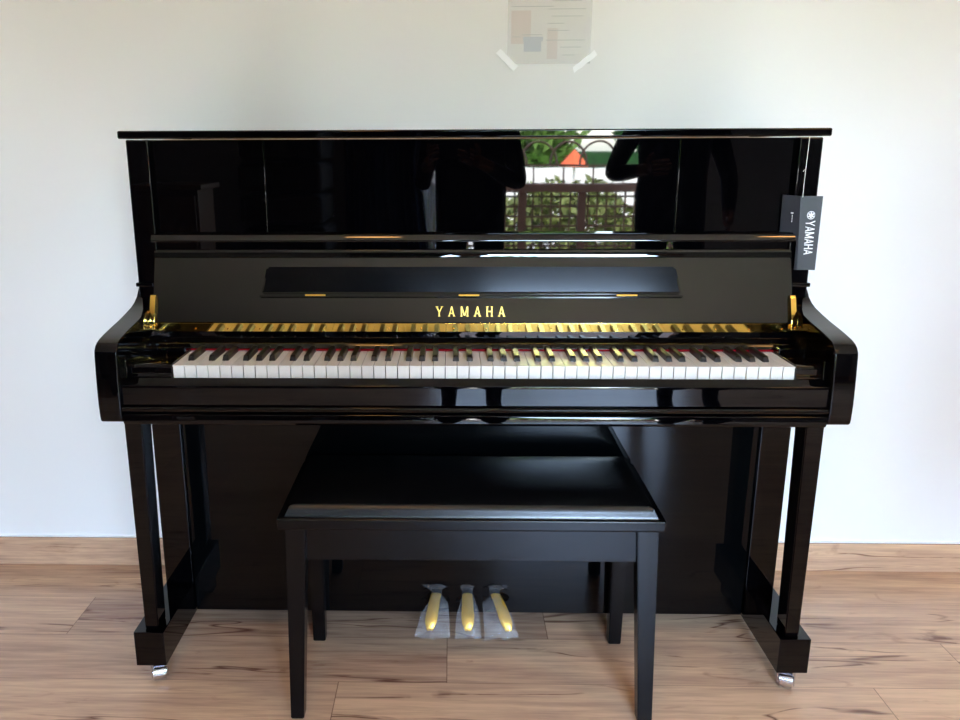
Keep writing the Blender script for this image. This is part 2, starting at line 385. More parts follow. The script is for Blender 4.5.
# brass continuous hinge below the fallboard
t = B(); prism(t, [(-.380, .7705), (-.3888, .7705), (-.3902, .7893), (-.380, .7893)], -.680, .680, .0006); bh = part('hinge_strip', t, 'brass'); bh['label'] = 'polished brass hinge strip below the fallboard'
sc0 = None
for i in range(20):
    x = i*1.32/19
    if sc0 is None:
        t = B(); tube(t, [(-.66, -.3900, .7765), (-.66, -.3918, .7765)], .0015, 8); sc0 = obj('screw', t, 'brass'); o = sc0
    else: o = sc0.copy(); C.objects.link(o)
    o.parent = bh; o.matrix_parent_inverse = Matrix.Identity(4); o.location = (x, 0, 0)
t = B(); prism(t, [(-.384, .7895), (-.3865, .7905), (-.3915, .7885), (-.386, .770), (-.38, .770)][::-1], -.6835, .6835); 
t.free()
t = B(); prism(t, [(-.30, .7700), (-.3865, .7700), (-.3870, .7568), (-.4150, .7520), (-.4190, .7508), (-.4210, .7482), (-.4232, .7440), (-.4244, .7415), (-.4235, .7410), (-.30, .7410)], -.6835, .6835, .0008); part('name_rail', t, 'lacquer')
t = B(); box(t, -.6125+.019, .6125+.019, -.4285, -.38, .7380, .7409, .0008); o = part('felt_strip', t, 'felt'); o['label'] = 'red felt strip above the key tops'
# brass fall brackets at both ends
for s in (-1, 1):
    t = B(); prism(t, [(-.3855, .7780), (-.394, .7780), (-.3955, .795), (-.3780, .842), (-.3725, .8475), (-.366, .846), (-.374, .82)], s*.6825-.0058, s*.6825+.0058, .001)
    box(t, min(s*.676, s*.6885), max(s*.676, s*.6885), -.3985, -.392, .776, .786, .001)
    tube(t, [(s*.6858-.001, -.3985, .781), (s*.6858-.001, -.4005, .781)], .0032, 10)
    o = part('fall_bracket', t, 'brass'); o['label'] = 'brass fallboard bracket at the '+('left' if s < 0 else 'right')+' end'
# arms
prof = [(-.30, .8625), (-.318, .8575), (-.327, .849), (-.338, .838), (-.355, .8285), (-.375, .8215), (-.41, .8142), (-.45, .8070), (-.49, .8015), (-.525, .7960), (-.548, .7915), (-.562, .7870), (-.5705, .7815), (-.5765, .7735), (-.5785, .765),
        (-.5805, .74), (-.583, .70), (-.5838, .67), (-.5825, .640), (-.5805, .6315), (-.575, .6275), (-.56, .6262), (-.30, .6262)]
for s in (-1, 1):
    t = B(); a, b_ = sorted((s*.6885, s*.733)); prism(t, prof, a, b_, .0028, 3); part('arm', t, 'lacquer')
    t = B(); a, b_ = sorted((s*.682, s*.6884))
    prism(t, [(-.33, .775), (-.40, .772), (-.43, .757), (-.50, .752), (-.552, .749), (-.556, .70), (-.33, .70)], a, b_, .001); part('cheek_piece', t, 'lacquer')
# key bed and slip
t = B(); prism(t, [(-.33, .648), (-.571, .648), (-.5765, .644), (-.579, .638), (-.579, .628), (-.5765, .6235), (-.565, .6190), (-.33, .6190)], -.6882, .6882, .0008); part('key_bed', t, 'lacquer')
t = B(); prism(t, [(-.35, .662), (-.576, .662), (-.581, .6605), (-.583, .6565), (-.581, .6515), (-.576, .649), (-.35, .649)], -.6882, .6882, .0006); part('key_bed_bead', t, 'lacquer')
t = B(); prism(t, [(-.552, .663), (-.552, .7105), (-.5535, .7132), (-.556, .7138), (-.5695, .7062), (-.5735, .7025), (-.5745, .697), (-.5745, .663)], -.6882, .6882, .0008); part('key_slip', t, 'lacquer')
t = B(); box(t, -.66, .66, -.50, -.335, .600, .6189, .002); part('bottom_rail', t, 'lacquer')
KX = .0191; KW = 1.225/52
# key blocks
for s in (-1, 1):
    e = KX+s*.6135; a, b_ = sorted((e, s*.6818))
    t = B(); prism(t, [(-.38, .70), (-.38, .7395), (-.534, .7395), (-.5415, .737), (-.545, .731), (-.545, .72), (-.5505, .715), (-.5515, .70)], a, b_, .001)
    if s < 0: tube(t, [((a+b_)/2+.012, -.5452, .7265), ((a+b_)/2+.012, -.5475, .7265)], .003, 10)
    part('key_block', t, 'lacquer')
    t = B(); box(t, a, b_, -.455, -.40, .7396, .7505, .002); part('key_block_cap', t, 'lacquer')
# white keys: body + overhanging top, notches left to the black keys
t = B(); box(t, -KW/2+.0005, KW/2-.0005, -.5452, -.38, .7335, .7362, .0006); box(t, -KW/2+.0009, KW/2-.0009, -.5438, -.38, .7085, .7334, .0004)
wk = obj('white_key', t, 'ivory'); wk.parent = P; wk.matrix_parent_inverse = Matrix.Identity(4)
base = Vector((KX-.6125+KW/2, .3, 0))
wk.location = base
for i in range(1, 52):
    c = wk.copy(); C.objects.link(c); c.parent = P; c.location = base+Vector((i*KW, 0, 0))
t = B()
q = [(-.5085, .7350), (-.5050, .7440), (-.5015, .7470), (-.38, .7472), (-.38, .7350)]
tt = bmesh.new()
A_ = [tt.verts.new((-.0052 if 0 < k < 4 else -.0066, p[0], p[1])) for k, p in enumerate(q)]; B_ = [tt.verts.new((.0052 if 0 < k < 4 else .0066, p[0], p[1])) for k, p in enumerate(q)]
tt.faces.new(A_); tt.faces.new(B_[::-1])
for i in range(5): tt.faces.new((A_[i], A_[(i+1) % 5], B_[(i+1) % 5], B_[i]))
bmesh.ops.recalc_face_normals(tt, faces=tt.faces[:]); bmesh.ops.bevel(tt, geom=tt.edges[:], offset=.0009, segments=2, affect='EDGES'); merge(t, tt)
names = 'ABCDEFG'; first = None
off = {'C': -.0022, 'D': .0022, 'F': -.0030, 'G': 0, 'A': .0030}
for i in range(51):
    n_ = names[i % 7]
    if n_ in 'BE': continue
    x = KX-.6125+(i+1)*KW+off[n_]
    if first is None:
        first = obj('black_key', t, 'ebony'); o = first
    else:
        o = first.copy(); C.objects.link(o)
    o.parent = P; o.matrix_parent_inverse = Matrix.Identity(4); o.location = (x, .3, 0)
# legs, toe blocks, casters
for s in (-1, 1):
    t = B()
    r0 = [(s*.7075, -.5315), (s*.6710, -.5315), (s*.6710, -.478), (s*.7075, -.478)]; r1 = [(s*.7065, -.5315), (s*.6770, -.5315), (s*.6770, -.484), (s*.7065, -.484)]
    va = [t.verts.new((x, y_, .6305)) for x, y_ in r0]; vb = [t.verts.new((x, y_, .1362)) for x, y_ in r1]
    t.faces.new(va); t.faces.new(vb[::-1])
    for i in range(4): t.faces.new((va[i], va[(i+1) % 4], vb[(i+1) % 4], vb[i]))
    bmesh.ops.recalc_face_normals(t, faces=t.faces[:]); bmesh.ops.bevel(t, geom=t.edges[:], offset=.0022, segments=2, affect='EDGES')
    part('leg', t, 'lacquer')
    t = B(); a, b_ = sorted((s*.6625, s*.7285)); box(t, a, b_, -.545, -.02, .0536, .136, .002); tb = part('toe_block', t, 'lacquer')
    for cy in (-.513, -.06):
        t = B(); cx = .6975 if s > 0 else -.6905
        tube(t, [(cx-.013, cy, .0195), (cx+.013, cy, .0195)], .0195, 20); 
        tube(t, [(cx-.0185, cy, .0195), (cx+.0185, cy, .0195)], .007, 12)
        box(t, cx-.0185, cx-.0155, cy-.012, cy+.012, .010, .0535, .001); box(t, cx+.0155, cx+.0185, cy-.012, cy+.012, .010, .0535, .001)
        box(t, cx-.0185, cx+.0185, cy-.014, cy+.014, .0435, .0540, .001)
        if cy < -.3:
            bmesh.ops.rotate(t, cent=Vector((cx, cy, 0)), matrix=Matrix.Rotation(s*-.35, 3, 'Z'), verts=t.verts[:])
        o = obj('caster', t, 'chrome'); o.parent = tb; o.matrix_parent_inverse = Matrix.Identity(4); o['label'] = 'chrome caster wheel'
# lower front panel and bottom board
t = B(); box(t, -.6605, .6605, -.325, -.305, .0585, .60, .0015); part('lower_panel', t, 'lacquer_soft')
t = B(); box(t, -.66, .66, -.303, -.05, .0585, .085); part('bottom_board', t, 'dark')
t = B(); prism(t, [(-.302, .605), (-.302, .62), (-.3345, .62), (-.3345, .605)], -.6605, .6605, .001); part('lower_rail', t, 'lacquer')
# pedals
peds = []
for x0, x1, r0, r1 in ((-.0735, -.0880, .0118, .0148), (.0008, .0015, .0118, .0155), (.0665, .0965, .0118, .0148)):
    t = B(); t_ = bmesh.new(); n = 9; top = []; 
    pts = []
    for k in range(n):
        f = k/(n-1); yy = -.322-.070*f; zz = .1100-.044*f**1.25-.012*f**4; ww = r0+(r1-r0)*min(1, f*1.3); 
        if k == n-1: ww *= .55
        if k == n-2: ww *= .92
        pts.append((x0+(x1-x0)*f, yy, zz, ww))
    rings = [[t_.verts.new((x+dx*w, y_, z+dz)) for dx, dz in ((-1, 0), (-.75, .003), (0, .0042), (.75, .003), (1, 0), (.8, -.004), (-.8, -.004))] for x, y_, z, w in pts]
    for a, b_ in zip(rings, rings[1:]):
        for k in range(7): t_.faces.new((a[k], a[(k+1) % 7], b_[(k+1) % 7], b_[k]))
    t_.faces.new(rings[0]); t_.faces.new(rings[-1][::-1]); bmesh.ops.recalc_face_normals(t_, faces=t_.faces[:]); merge(t, t_)
    o = part('pedal', t, 'pedal_brass'); o['label'] = 'brass pedal wrapped in clear film'
    # black slot collar around the pedal root
    t = B(); box(t, x0-.0125, x0+.0125, -.3275, -.3235, .094, .124, .002); part('pedal_slot', t, 'dark')
    peds.append((x0, x1))
# sub-parts that live under fallboard / toe blocks / hinge: their meshes are in world coordinates, parents sit at +0.3 in y of the piano
for p_ in list(P.children):
    for c in p_.children:
        c.location = (c.location.x, 0, 0)

# plastic bags on the pedals
bl = ['clear plastic bag over the left brass pedal of the piano', 'clear plastic bag over the middle brass pedal of the piano', 'clear plastic bag over the right brass pedal of the piano']
shapes = [((-.022, .018), (-.036, .048)), ((-.020, .020), (-.031, .032)), ((-.016, .024), (-.058, .024))]
for i, (x0, x1) in enumerate(peds):
    rr = random.Random(i+11); t = B(); (ta, tb_), (ba, bb) = shapes[i]
    if i == 1: pass
    rows_ = []
    nb = 9
    def lay_row(y_, z, xa, xb, lift, j):
        return [t.verts.new((xa+(xb-xa)*k/(nb-1)+rr.uniform(-.001, .001), y_-.004*math.sin(k/(nb-1)*PI)*lift+rr.uniform(-.0015, .0015), z+lift*.010*math.sin(k/(nb-1)*PI)+rr.uniform(-.0018, .0018)+(rr.uniform(-.004, .003)-(.006 if i == 2 and k < 2 else 0) if z < .046 else 0))) for k in range(nb)]
    cx0, cx1 = x0, (x0+x1)/2
    # crumpled collar at the top, then the skirt
    spec = [(-.336, .137, x0-.036+(.014 if i == 1 else 0)+(.018 if i == 2 else 0), x0+.032-(.014 if i == 1 else 0), .2),
            (-.334, .132, x0-.030+(.012 if i == 1 else 0)+(.016 if i == 2 else 0), x0+.026-(.010 if i == 1 else 0), .4),
            (-.331, .1205, x0-.0125, x0+.0125, .6), (-.345, .1145, x0-.0135, x0+.0140, .8), (-.360, .105, x0+ba*.45-.004, x0+bb*.45+.006, .8),
            (-.377, .088, x1*.5+x0*.5+ba*.65-.006, x1*.5+x0*.5+bb*.65+.006, .9), (-.395, .064, x1*.75+x0*.25+ba*.78-.004, x1*.75+x0*.25+bb*.78+.004, .9), (-.402, .050, x1+ba*.95, x1+bb*.95, .6), (-.406, .042, x1+ba-.001, x1+bb, .3)]
    for j, (yy, zz, xa, xb, li) in enumerate(spec): rows_.append(lay_row(yy, zz, xa, xb, li, j))
    for a, b_ in zip(rows_, rows_[1:]):
        for k in range(nb-1): t.faces.new((a[k], a[k+1], b_[k+1], b_[k]))
    low = [lay_row(yy+.016 if yy < -.35 else yy+.002, zz-.012 if yy < -.35 else zz-.001, xa, xb, -.2, j) for j, (yy, zz, xa, xb, li) in enumerate(spec[4:])]
    for a, b_ in zip(low, low[1:]):
        for k in range(nb-1): t.faces.new((a[k], b_[k], b_[k+1], a[k+1]))
    o = obj('plastic_bag', t, 'bag'); tag(o, bl[i], 'bag', 'plastic bags on the pedals')

# ------------------------------------------------------------------ hang tag on the right side of the piano
HT = thing('hang_tag', 'black folded cardboard tag with white YAMAHA lettering hanging at the right of the piano', 'tag', (.675, -.372, 1.05))
def hpart(name, bm, m, parent=HT): return obj(name, bm, m, parent)
# right leaf (front cover), fold line leans; y set just in front of the rail end
def leafpt(u, v, back=0):    # u 0..1 from fold to outer edge, v 0..1 from bottom to top
    xb = .6935+.036*u; xt = .6850+.0445*u
    return Vector((xb+(xt-xb)*v, -.3530-.004*u+back, .8985+.154*v))
t = B()
f_ = [t.verts.new(leafpt(*p)) for p in ((0, 0), (1, 0), (1, 1), (0, 1))]; g_ = [t.verts.new(leafpt(*p, .0008)) for p in ((0, 0), (1, 0), (1, 1), (0, 1))]
t.faces.new(f_); t.faces.new(g_[::-1])
for i in range(4): t.faces.new((f_[i], g_[i], g_[(i+1) % 4], f_[(i+1) % 4]))
bmesh.ops.recalc_face_normals(t, faces=t.faces[:]); cover = hpart('front_cover', t, 'card')
t = B()
lp = [(.6850, -.3528, 1.0525), (.6575, -.3290, 1.0540), (.6585, -.3290, .9765), (.6795, -.3475, .9765), (.6862, -.3520, .960), (.6875, -.3520, .8985), (.6935, -.3528, .8985)]
f_ = [t.verts.new(p) for p in lp]; g_ = [t.verts.new((p[0], p[1]+.0008, p[2])) for p in lp]; t.faces.new(f_); t.faces.new(g_[::-1])
for i in range(7): t.faces.new((f_[i], g_[i], g_[(i+1) % 7], f_[(i+1) % 7]))
bmesh.ops.recalc_face_normals(t, faces=t.faces[:]); back = hpart('back_leaf', t, 'card')
def on_tag(a, b_, c):     # a runs down the tag, b across towards the right
    p = leafpt(.30+b_/.041, 1-.335-a/.154); return p+Vector((0, -.0006-c, 0))
t = word(lambda a, b_, c: on_tag(a, b_, c), .0185, .0012, .0345, False, .0003, .80)
o = obj('lettering', t, 'ink_white', cover); o.location = (0, 0, 0); o['label'] = 'white YAMAHA lettering reading downwards'
t = B(); c0 = leafpt(.53, .745)
R_ = .0085
for i in range(28):
    a, b_ = 2*PI*i/28, 2*PI*(i+1)/28
    quad(t, *[(c0.x+r*math.cos(q), c0.y-.0006, c0.z+r*math.sin(q)) for r, q in ((R_, a), (R_, b_), (R_-.0014, b_), (R_-.0014, a))])
for k in range(3):
    a = PI/2+k*PI/3; dx, dz = math.cos(a), math.sin(a); w = .0009
    quad(t, *[(c0.x+dx*e*.0064-dz*g*w, c0.y-.0007-k*.00003, c0.z+dz*e*.0064+dx*g*w) for e, g in ((-1, -1), (1, -1), (1, 1), (-1, 1))])
    for e in (-1, 1):
        quad(t, *[(c0.x+dx*e*r-dz*g*.0016, c0.y-.0008-k*.00003, c0.z+dz*e*r+dx*g*.0016) for r, g in ((.003, -1), (.0058, -1), (.0058, 1), (.003, 1))])
o = obj('emblem', t, 'ink_white', cover); o.location = (0, 0, 0); o['label'] = 'round white emblem of three crossed tuning forks'
t = B()
for k in range(5):
    z = .9985+k*.0032
    quad(t, (.6745, -.3448, z), (.6757, -.3458, z), (.6757, -.3458, z+.0020), (.6745, -.3448, z+.0020))
quad(t, (.6725, -.3430, 1.016), (.6765, -.3466, 1.016), (.6765, -.3466, 1.0182), (.6725, -.3430, 1.0182))
o = obj('small_print', t, 'ink_white', back); o.location = (0, 0, 0)
t = B(); tube(t, [(.6935, -.3462, 1.1725), (.6925, -.3475, 1.150), (.6912, -.349, 1.110), (.6900, -.351, 1.075), (.6890, -.3545, 1.050)], .0008, 6)
tube(t, [(.6912, -.3490, 1.107), (.6880, -.350, 1.1045), (.6855, -.351, 1.102)], .0008, 6); hpart('string', t, 'string')
t = B(); 
for i in range(12):
    a, b_ = 2*PI*i/12, 2*PI*(i+1)/12
    quad(t, *[(.6890+r*math.cos(q), -.3548, 1.0490+r*math.sin(q)) for r, q in ((.0022, a), (.0022, b_), (.0011, b_), (.0011, a))])
hpart('eyelet', t, 'ebony')
for p_ in HT.children:
    for c in p_.children: c.location = (0, 0, 0)

# ------------------------------------------------------------------ bench
Bn = thing('piano_bench', 'black piano bench with padded leather seat pushed under the keyboard', 'bench', (0, -.48, 0))
def bpart(name, bm, m): return obj(name, bm, m, Bn)
t = B(); box(t, -.3805, .3775, -.641, -.336, .4285, .4525, .004, 3); bpart('seat_frame', t, 'satin')
# cushion: crowned pad
X0, X1, Y0, Y1 = -.366, .363, -.6340, -.341
t = B(); ed = [0, .0015, .003, .005, .0075, .011, .016, .024, .036, .055]
def pos(a, b_): L_ = b_-a; return [a+e for e in ed]+[a+.055+(L_-.11)*k/16 for k in range(1, 16)]+[b_-e for e in ed[::-1]]
px_, py_ = pos(X0, X1), pos(Y0, Y1); nx, ny = len(px_)-1, len(py_)-1
def rise(d): return .0165*(min(1, d/.0085)**.9)+.0155*(1-math.exp(-max(0, d-.004)/.03))
g = [[t.verts.new((x, y_, .4527+min(.0015+rise(min(x-X0, X1-x)), .0015+rise(min(y_-Y0, Y1-y_)))+.0015*math.sin((x-X0)/(X1-X0)*PI)*math.sin((y_-Y0)/(Y1-Y0)*PI))) for x in px_] for y_ in py_]
for j in range(ny):
    for i in range(nx): t.faces.new((g[j][i], g[j][i+1], g[j+1][i+1], g[j+1][i]))
ring = [g[0][i] for i in range(nx+1)]+[g[j][nx] for j in range(1, ny+1)]+[g[ny][i] for i in range(nx-1, -1, -1)]+[g[j][0] for j in range(ny-1, 0, -1)]
lowr = [t.verts.new((v_.co.x, v_.co.y, .4524)) for v_ in ring]
for i in range(len(ring)): k = (i+1) % len(ring); t.faces.new((ring[i], lowr[i], lowr[k], ring[k]))
t.faces.new(lowr); bmesh.ops.recalc_face_normals(t, faces=t.faces[:]); o = bpart('cushion', t, 'leather'); o['label'] = 'padded black leather seat cushion'
def apron(x0, x1, y0, y1): t = B(); box(t, x0, x1, y0, y1, .3550, .4275, .0015); bpart('apron', t, 'satin')
apron(-.335, .331, -.622, -.604); apron(-.335, .331, -.366, -.348); apron(-.366, -.348, -.590, -.38); apron(.344, .362, -.590, -.38)
for sx in (-1, 1):
    for fr in (1, 0):
        yo = -.632 if fr else -.3365; yi = yo+.044 if fr else yo-.044
        yo2 = yo-.012 if fr else yo; yi2 = yo+.018 if fr else yo-.028
        o_, i_, o2, i2 = .3700, .3265, .3775, .3490
        if fr and sx < 0: o_, i_, o2, i2 = .3645, .3245, .3705, .3430
        if fr and sx > 0: o_, i_, o2, i2 = .3670, .3265, .3775, .3480
        if not fr: o_, i_, o2, i2 = .3715, .334, .369, .3395
        t = B()
        va = [t.verts.new((sx*x-.0015, y_, .4288)) for x, y_ in ((o_, yo), (i_, yo), (i_, yi), (o_, yi))]; vb = [t.verts.new((sx*x-.0015, y_, 0)) for x, y_ in ((o2, yo2), (i2, yo2), (i2, yi2), (o2, yi2))]
        t.faces.new(va); t.faces.new(vb[::-1])
        for i in range(4): t.faces.new((va[i], va[(i+1) % 4], vb[(i+1) % 4], vb[i]))
        bmesh.ops.recalc_face_normals(t, faces=t.faces[:]); bmesh.ops.bevel(t, geom=t.edges[:], offset=.002, segments=2, affect='EDGES')
        bpart('leg', t, 'satin')

# ------------------------------------------------------------------ sheet taped to the wall
def gridsheet(x0, x1, y_, z0, z1, wav, nx=8, nz=14, sk=(0, 0)):
    t = B(); g = [[t.verts.new((x0+(x1-x0)*i/nx+sk[0]*(j/nz), y_-wav*(.5+.5*math.sin(3*i/nx+2.2*j/nz)), z0+(z1-z0)*j/nz+sk[1]*i/nx)) for i in range(nx+1)] for j in range(nz+1)]
    for j in range(nz):
        for i in range(nx): t.faces.new((g[j][i], g[j][i+1], g[j+1][i+1], g[j+1][i]))
    return t
sh = obj('plastic_sleeve', gridsheet(.0945, .2950, .0095, 1.349, 1.64, .0012), 'sleeve')
tag(sh, 'translucent plastic sleeve with faint print taped to the wall above the piano', 'paper')
def faint(name, rects, col, y_):
    m = mat(name+'_ink', col, .8, spec=.2); t = B()
    for (a, b_, c, d) in rects: quad(t, (a, y_, c), (b_, y_, c), (b_, y_, d), (a, y_, d))
    o = obj(name, t, m, sh); return o
faint('paper_insert', [(.108, .282, 1.357, 1.632)], (234, 233, 229), .0109)
faint('pink_block', [(.103, .150, 1.395, 1.47)], (226, 214, 208), .0107)
faint('pink_strip', [(.19, .215, 1.36, 1.43)], (226, 217, 212), .0107)
faint('blue_block', [(.132, .180, 1.400, 1.411), (.134, .176, 1.377, 1.3998)], (203, 207, 216), .0105)
rl = random.Random(5)
faint('printed_lines', [(a, a+w, z, z+.0016) for a, w, z in ((.186, .095, 1.402), (.222, .05, 1.386), (.228, .03, 1.368), (.192, .05, 1.424), (.19, .04, 1.440), (.20, .075, 1.456), (.19, .09, 1.472), (.104, .1, 1.478), (.105, .02, 1.410), (.128, .05, 1.4145), (.2, .07, 1.49))], (196, 200, 198), .0103)
for pts, lb in ((((.0665, 1.3735), (.0775, 1.3835), (.1215, 1.3435), (.1105, 1.3315)), 'strip of white tape at the lower left corner of the wall sleeve'), (((.2575, 1.3270), (.2535, 1.3400), (.3040, 1.3790), (.3115, 1.3675)), 'strip of white tape at the lower right corner of the wall sleeve')):
    t = B(); c4 = [Vector(p) for p in pts]; n = 6; up = []; 
    a0, b0, b1, a1 = c4[0], c4[1], c4[2], c4[3]
    lo_, hi_ = [], []
    for k in range(n+1):
        f = k/n; j_ = .0012*math.sin(k*2.4)
        p, q = a0.lerp(a1, f), b0.lerp(b1, f)
        yy = .0072 - .0006*math.sin(f*PI)
        lo_.append([(p.x, p.y+j_), (q.x, q.y+j_*.6)])
    F = [[t.verts.new((p[0], .0068, p[1])) for p in r_] for r_ in lo_]; G = [[t.verts.new((p[0], .0078, p[1])) for p in r_] for r_ in lo_]
    for k in range(n):
        t.faces.new((F[k][0], F[k+1][0], F[k+1][1], F[k][1])); t.faces.new((G[k][0], G[k][1], G[k+1][1], G[k+1][0]))
        for s_ in (0, 1): t.faces.new((F[k][s_], G[k][s_], G[k+1][s_], F[k+1][s_]))
    bmesh.ops.recalc_face_normals(t, faces=t.faces[:]); tag(obj('adhesive_tape', t, 'tape'), lb, 'tape', 'tape strips on the wall')

# ------------------------------------------------------------------ the room behind the camera (seen mirrored in the lacquer)
def curtain(name, x0, x1, y_, z0, z1, m, amp, folds, pinch=None, depth=.0):
    t = B(); nx, nz = folds*8, 20; g = []
    for j in range(nz+1):
        row = []
        f = j/nz
        for i in range(nx+1):
            u = i/nx
            xa, xb = (x0, x1) if pinch is None else (x0+(pinch(f)[0]), x1+pinch(f)[1])
            row.append(t.verts.new((xa+(xb-xa)*u, y_+amp*math.sin(u*folds*2*PI)*(.6+.4*math.sin(u*9+f*2)), z0+(z1-z0)*f)))
        g.append(row)
    for j in range(nz):
        for i in range(nx): t.faces.new((g[j][i], g[j][i+1], g[j+1][i+1], g[j+1][i]))
    o = obj(name, t, m)
    md = o.modifiers.new('thickness', 'SOLIDIFY'); md.thickness = .003
    return o
ct = curtain('curtain', -.84, -.20, -4.86, .03, 2.45, 'dark_blue', .035, 7, lambda f: (0, .22*max(0, (f-.45)/.55)**1.5-.06*math.exp(-((f-.40)/.2)**2)))
tag(ct, 'dark blue gathered curtain mirrored in the piano, left of the balcony doorway', 'curtain')
cs = curtain('sheer_curtain', -.27, -.12, -4.93, .03, 2.40, 'sheer', .012, 4)
tag(cs, 'thin sheer white curtain mirrored beside the dark blue curtain', 'curtain')
# stacked grey cushions
cols_ = 6
for k in range(cols_):
    t = B(); z0 = .02+k*.215; jx = random.Random(k).uniform(-.015, .015)
    box(t, -1.47+jx, -.90+jx, -4.75, -4.15, z0, z0+.205, .045, 4)
    o = obj('seat_cushion', t, 'dark_grey')
    tag(o, 'dark grey cushion mirrored in the piano, '+['lowest', 'second from the bottom', 'third from the bottom', 'third from the top', 'second from the top', 'topmost'][k]+' of the stack', 'cushion', 'stack of grey cushions')
# shift so that they rest on each other
for o in [o for o in C.objects if o.name.startswith('seat_cushion')]:
    o.location.z -= .02
# side table with wooden front
st = thing('side_cabinet', 'small brown wooden cabinet mirrored in the upper left of the piano', 'cabinet', (-1.62, -3.2, 0))
t = B(); box(t, -1.80, -1.46, -3.5, -3.2, .06, .93, .006); obj('body', t, 'brown_wood', st)
t = B(); box(t, -1.83, -1.43, -3.53, -3.17, .93, .96, .004); obj('top', t, 'brown_wood', st)
t = B(); box(t, -1.785, -1.475, -3.198, -3.185, .10, .90, .003); d_ = obj('door', t, 'brown_wood', st)
for x in (-1.79, -1.49):
    for yq in (-3.49, -3.23):
        t = B(); box(t, x-.0, x+.03, yq, yq+.03, 0, .0605); obj('leg', t, 'brown_wood', st)
t = B()
n = 14; g = [[t.verts.new((-2.66+.02*math.sin(i*1.3+j*.3), -2.9+.5*i/n, 1.15+.6*j/n+(.25*(i/n) if j == 0 else 0))) for i in range(n+1)] for j in range(n+1)]
for j in range(n):
    for i in range(n): t.faces.new((g[j][i], g[j][i+1], g[j+1][i+1], g[j+1][i]))
o = obj('hanging_cloth', t, 'blue_cloth'); o.modifiers.new('t', 'SOLIDIFY').thickness = .004
tag(o, 'blue cloth hanging on the left wall, mirrored at the piano top left', 'cloth')
# ceiling lamps
for x, lb in ((-.43, 'round warm ceiling lamp mirrored at the left of the piano rail'), (1.62, 'round warm ceiling lamp mirrored at the right of the piano rail')):
    lp_ = thing('ceiling_lamp', lb, 'lamp', (x, -2.0, 2.72), 'warm ceiling lamps')
    t = B(); tube(t, [(x, -2.0, 2.72), (x, -2.0, 2.69)], .16, 32); obj('rim', t, 'tape', lp_)
    t = B(); tube(t, [(x, -2.0, 2.6895), (x, -2.0, 2.68)], .14, 32); obj('diffuser', t, 'lamp', lp_)

# ------------------------------------------------------------------ balcony and garden
bm = B(); box(bm, -2.7, 3.2, -6.75, RY-.15, -.12, -.005); struct('trim_2', bm, 'tile')
RYY = -6.45
rl_ = thing('balcony_railing', 'brown balcony railing with square lattice and interlaced arches mirrored in the upper panel', 'railing', (.6, RYY, 0))
t = B(); box(t, -1.9, 3.0, RYY-.05, RYY+.05, .745, .825, .006); obj('top_rail', t, 'rail_paint', rl_)
t = B(); box(t, -1.9, 3.0, RYY-.03, RYY+.03, .04, .09, .004); obj('bottom_rail', t, 'rail_paint', rl_)
xs = [-1.88+.255+.563*k for k in range(9)]; xs = [x+.0 for x in xs]
for x in xs:
    t = B(); box(t, x-.04, x+.04, RYY-.035, RYY+.035, -.005, .7449, .004); obj('post', t, 'rail_paint', rl_)
t = B()
x = -1.88
while x < 2.95: box(t, x-.0075, x+.0075, RYY-.008, RYY+.008, .09, .745); x += .087
z = .15
while z < .74: box(t, -1.88, 2.95, RYY-.006, RYY+.006, z-.009, z+.009); z += .092
obj('lattice', t, 'rail_paint', rl_)
t = B(); box(t, -1.88, 2.95, RYY-.012, RYY+.012, .985, 1.003)
x = -1.79
while x < 2.95: box(t, x-.007, x+.007, RYY-.008, RYY+.008, .825, .99); x += .28
x = -2.2
while x < 3:
    pts = [(x+.172*(1-math.cos(a)), RYY, .995+.215*math.sin(a)) for a in [PI*k/16 for k in range(17)]]
    pts = [p for p in pts if -1.9 < p[0] < 3.0]
    if len(pts) > 2: tube(t, pts, .011, 6)
    x += .28
obj('arch_grille', t, 'rail_paint', rl_)
bm = B(); quad(bm, (-30, -45, -.6), (30, -45, -.6), (30, -6.7, -.6), (-30, -6.7, -.6)); o = struct('ground', bm, 'grass')
bm = B(); box(bm, -30, 30, -19, -12.5, -.6, -.55); struct('trim_3', bm, 'paving')
def foliage(name, label, x, y_, z0, rad, h, m, n, trunk=True, seed=0, leaf=.09):
    rr = random.Random(seed); th = thing(name, label, 'tree' if trunk else 'shrub', (x, y_, -.6), 'garden greenery')
    t = B()
    for k in range(n):
        a = rr.uniform(0, 2*PI); ph = math.acos(rr.uniform(-1, 1)); r = rad*rr.uniform(.55, 1)**.6
        lump = 1+.25*math.sin(3*a+seed)*math.sin(4*ph)
        c = Vector((x+r*lump*math.sin(ph)*math.cos(a), y_+r*lump*math.sin(ph)*math.sin(a)*.8, z0+h/2+h/2*lump*(r/rad)*math.cos(ph)))
        d = Vector((rr.gauss(0, 1), rr.gauss(0, 1), rr.gauss(0, 1))).normalized()*leaf; e = d.orthogonal().normalized()*leaf*.5
        quad(t, c-d, c+e, c+d, c-e)
    obj('foliage', t, m, th, False)
    t = B(); tube(t, [(x, y_, -.6), (x+.05, y_, z0), (x-.03, y_, z0+h*.6)], [.14 if trunk else .05, .11 if trunk else .04, .04], 8); obj('trunk', t, 'bark', th)
    return th
foliage('shrub', 'light green shrub mirrored behind the left part of the lattice', -.9, -8.5, -.5, 1.0, 1.25, 'leaf', 3600, False, 1, .07)
foliage('shrub', 'olive green shrub mirrored behind the middle of the lattice', 1.35, -8.9, -.5, 1.0, 1.2, 'leaf_olive', 3600, False, 2, .07)
foliage('shrub', 'light green shrub mirrored behind the right part of the lattice', 3.6, -8.5, -.5, 1.0, 1.25, 'leaf', 3600, False, 3, .07)
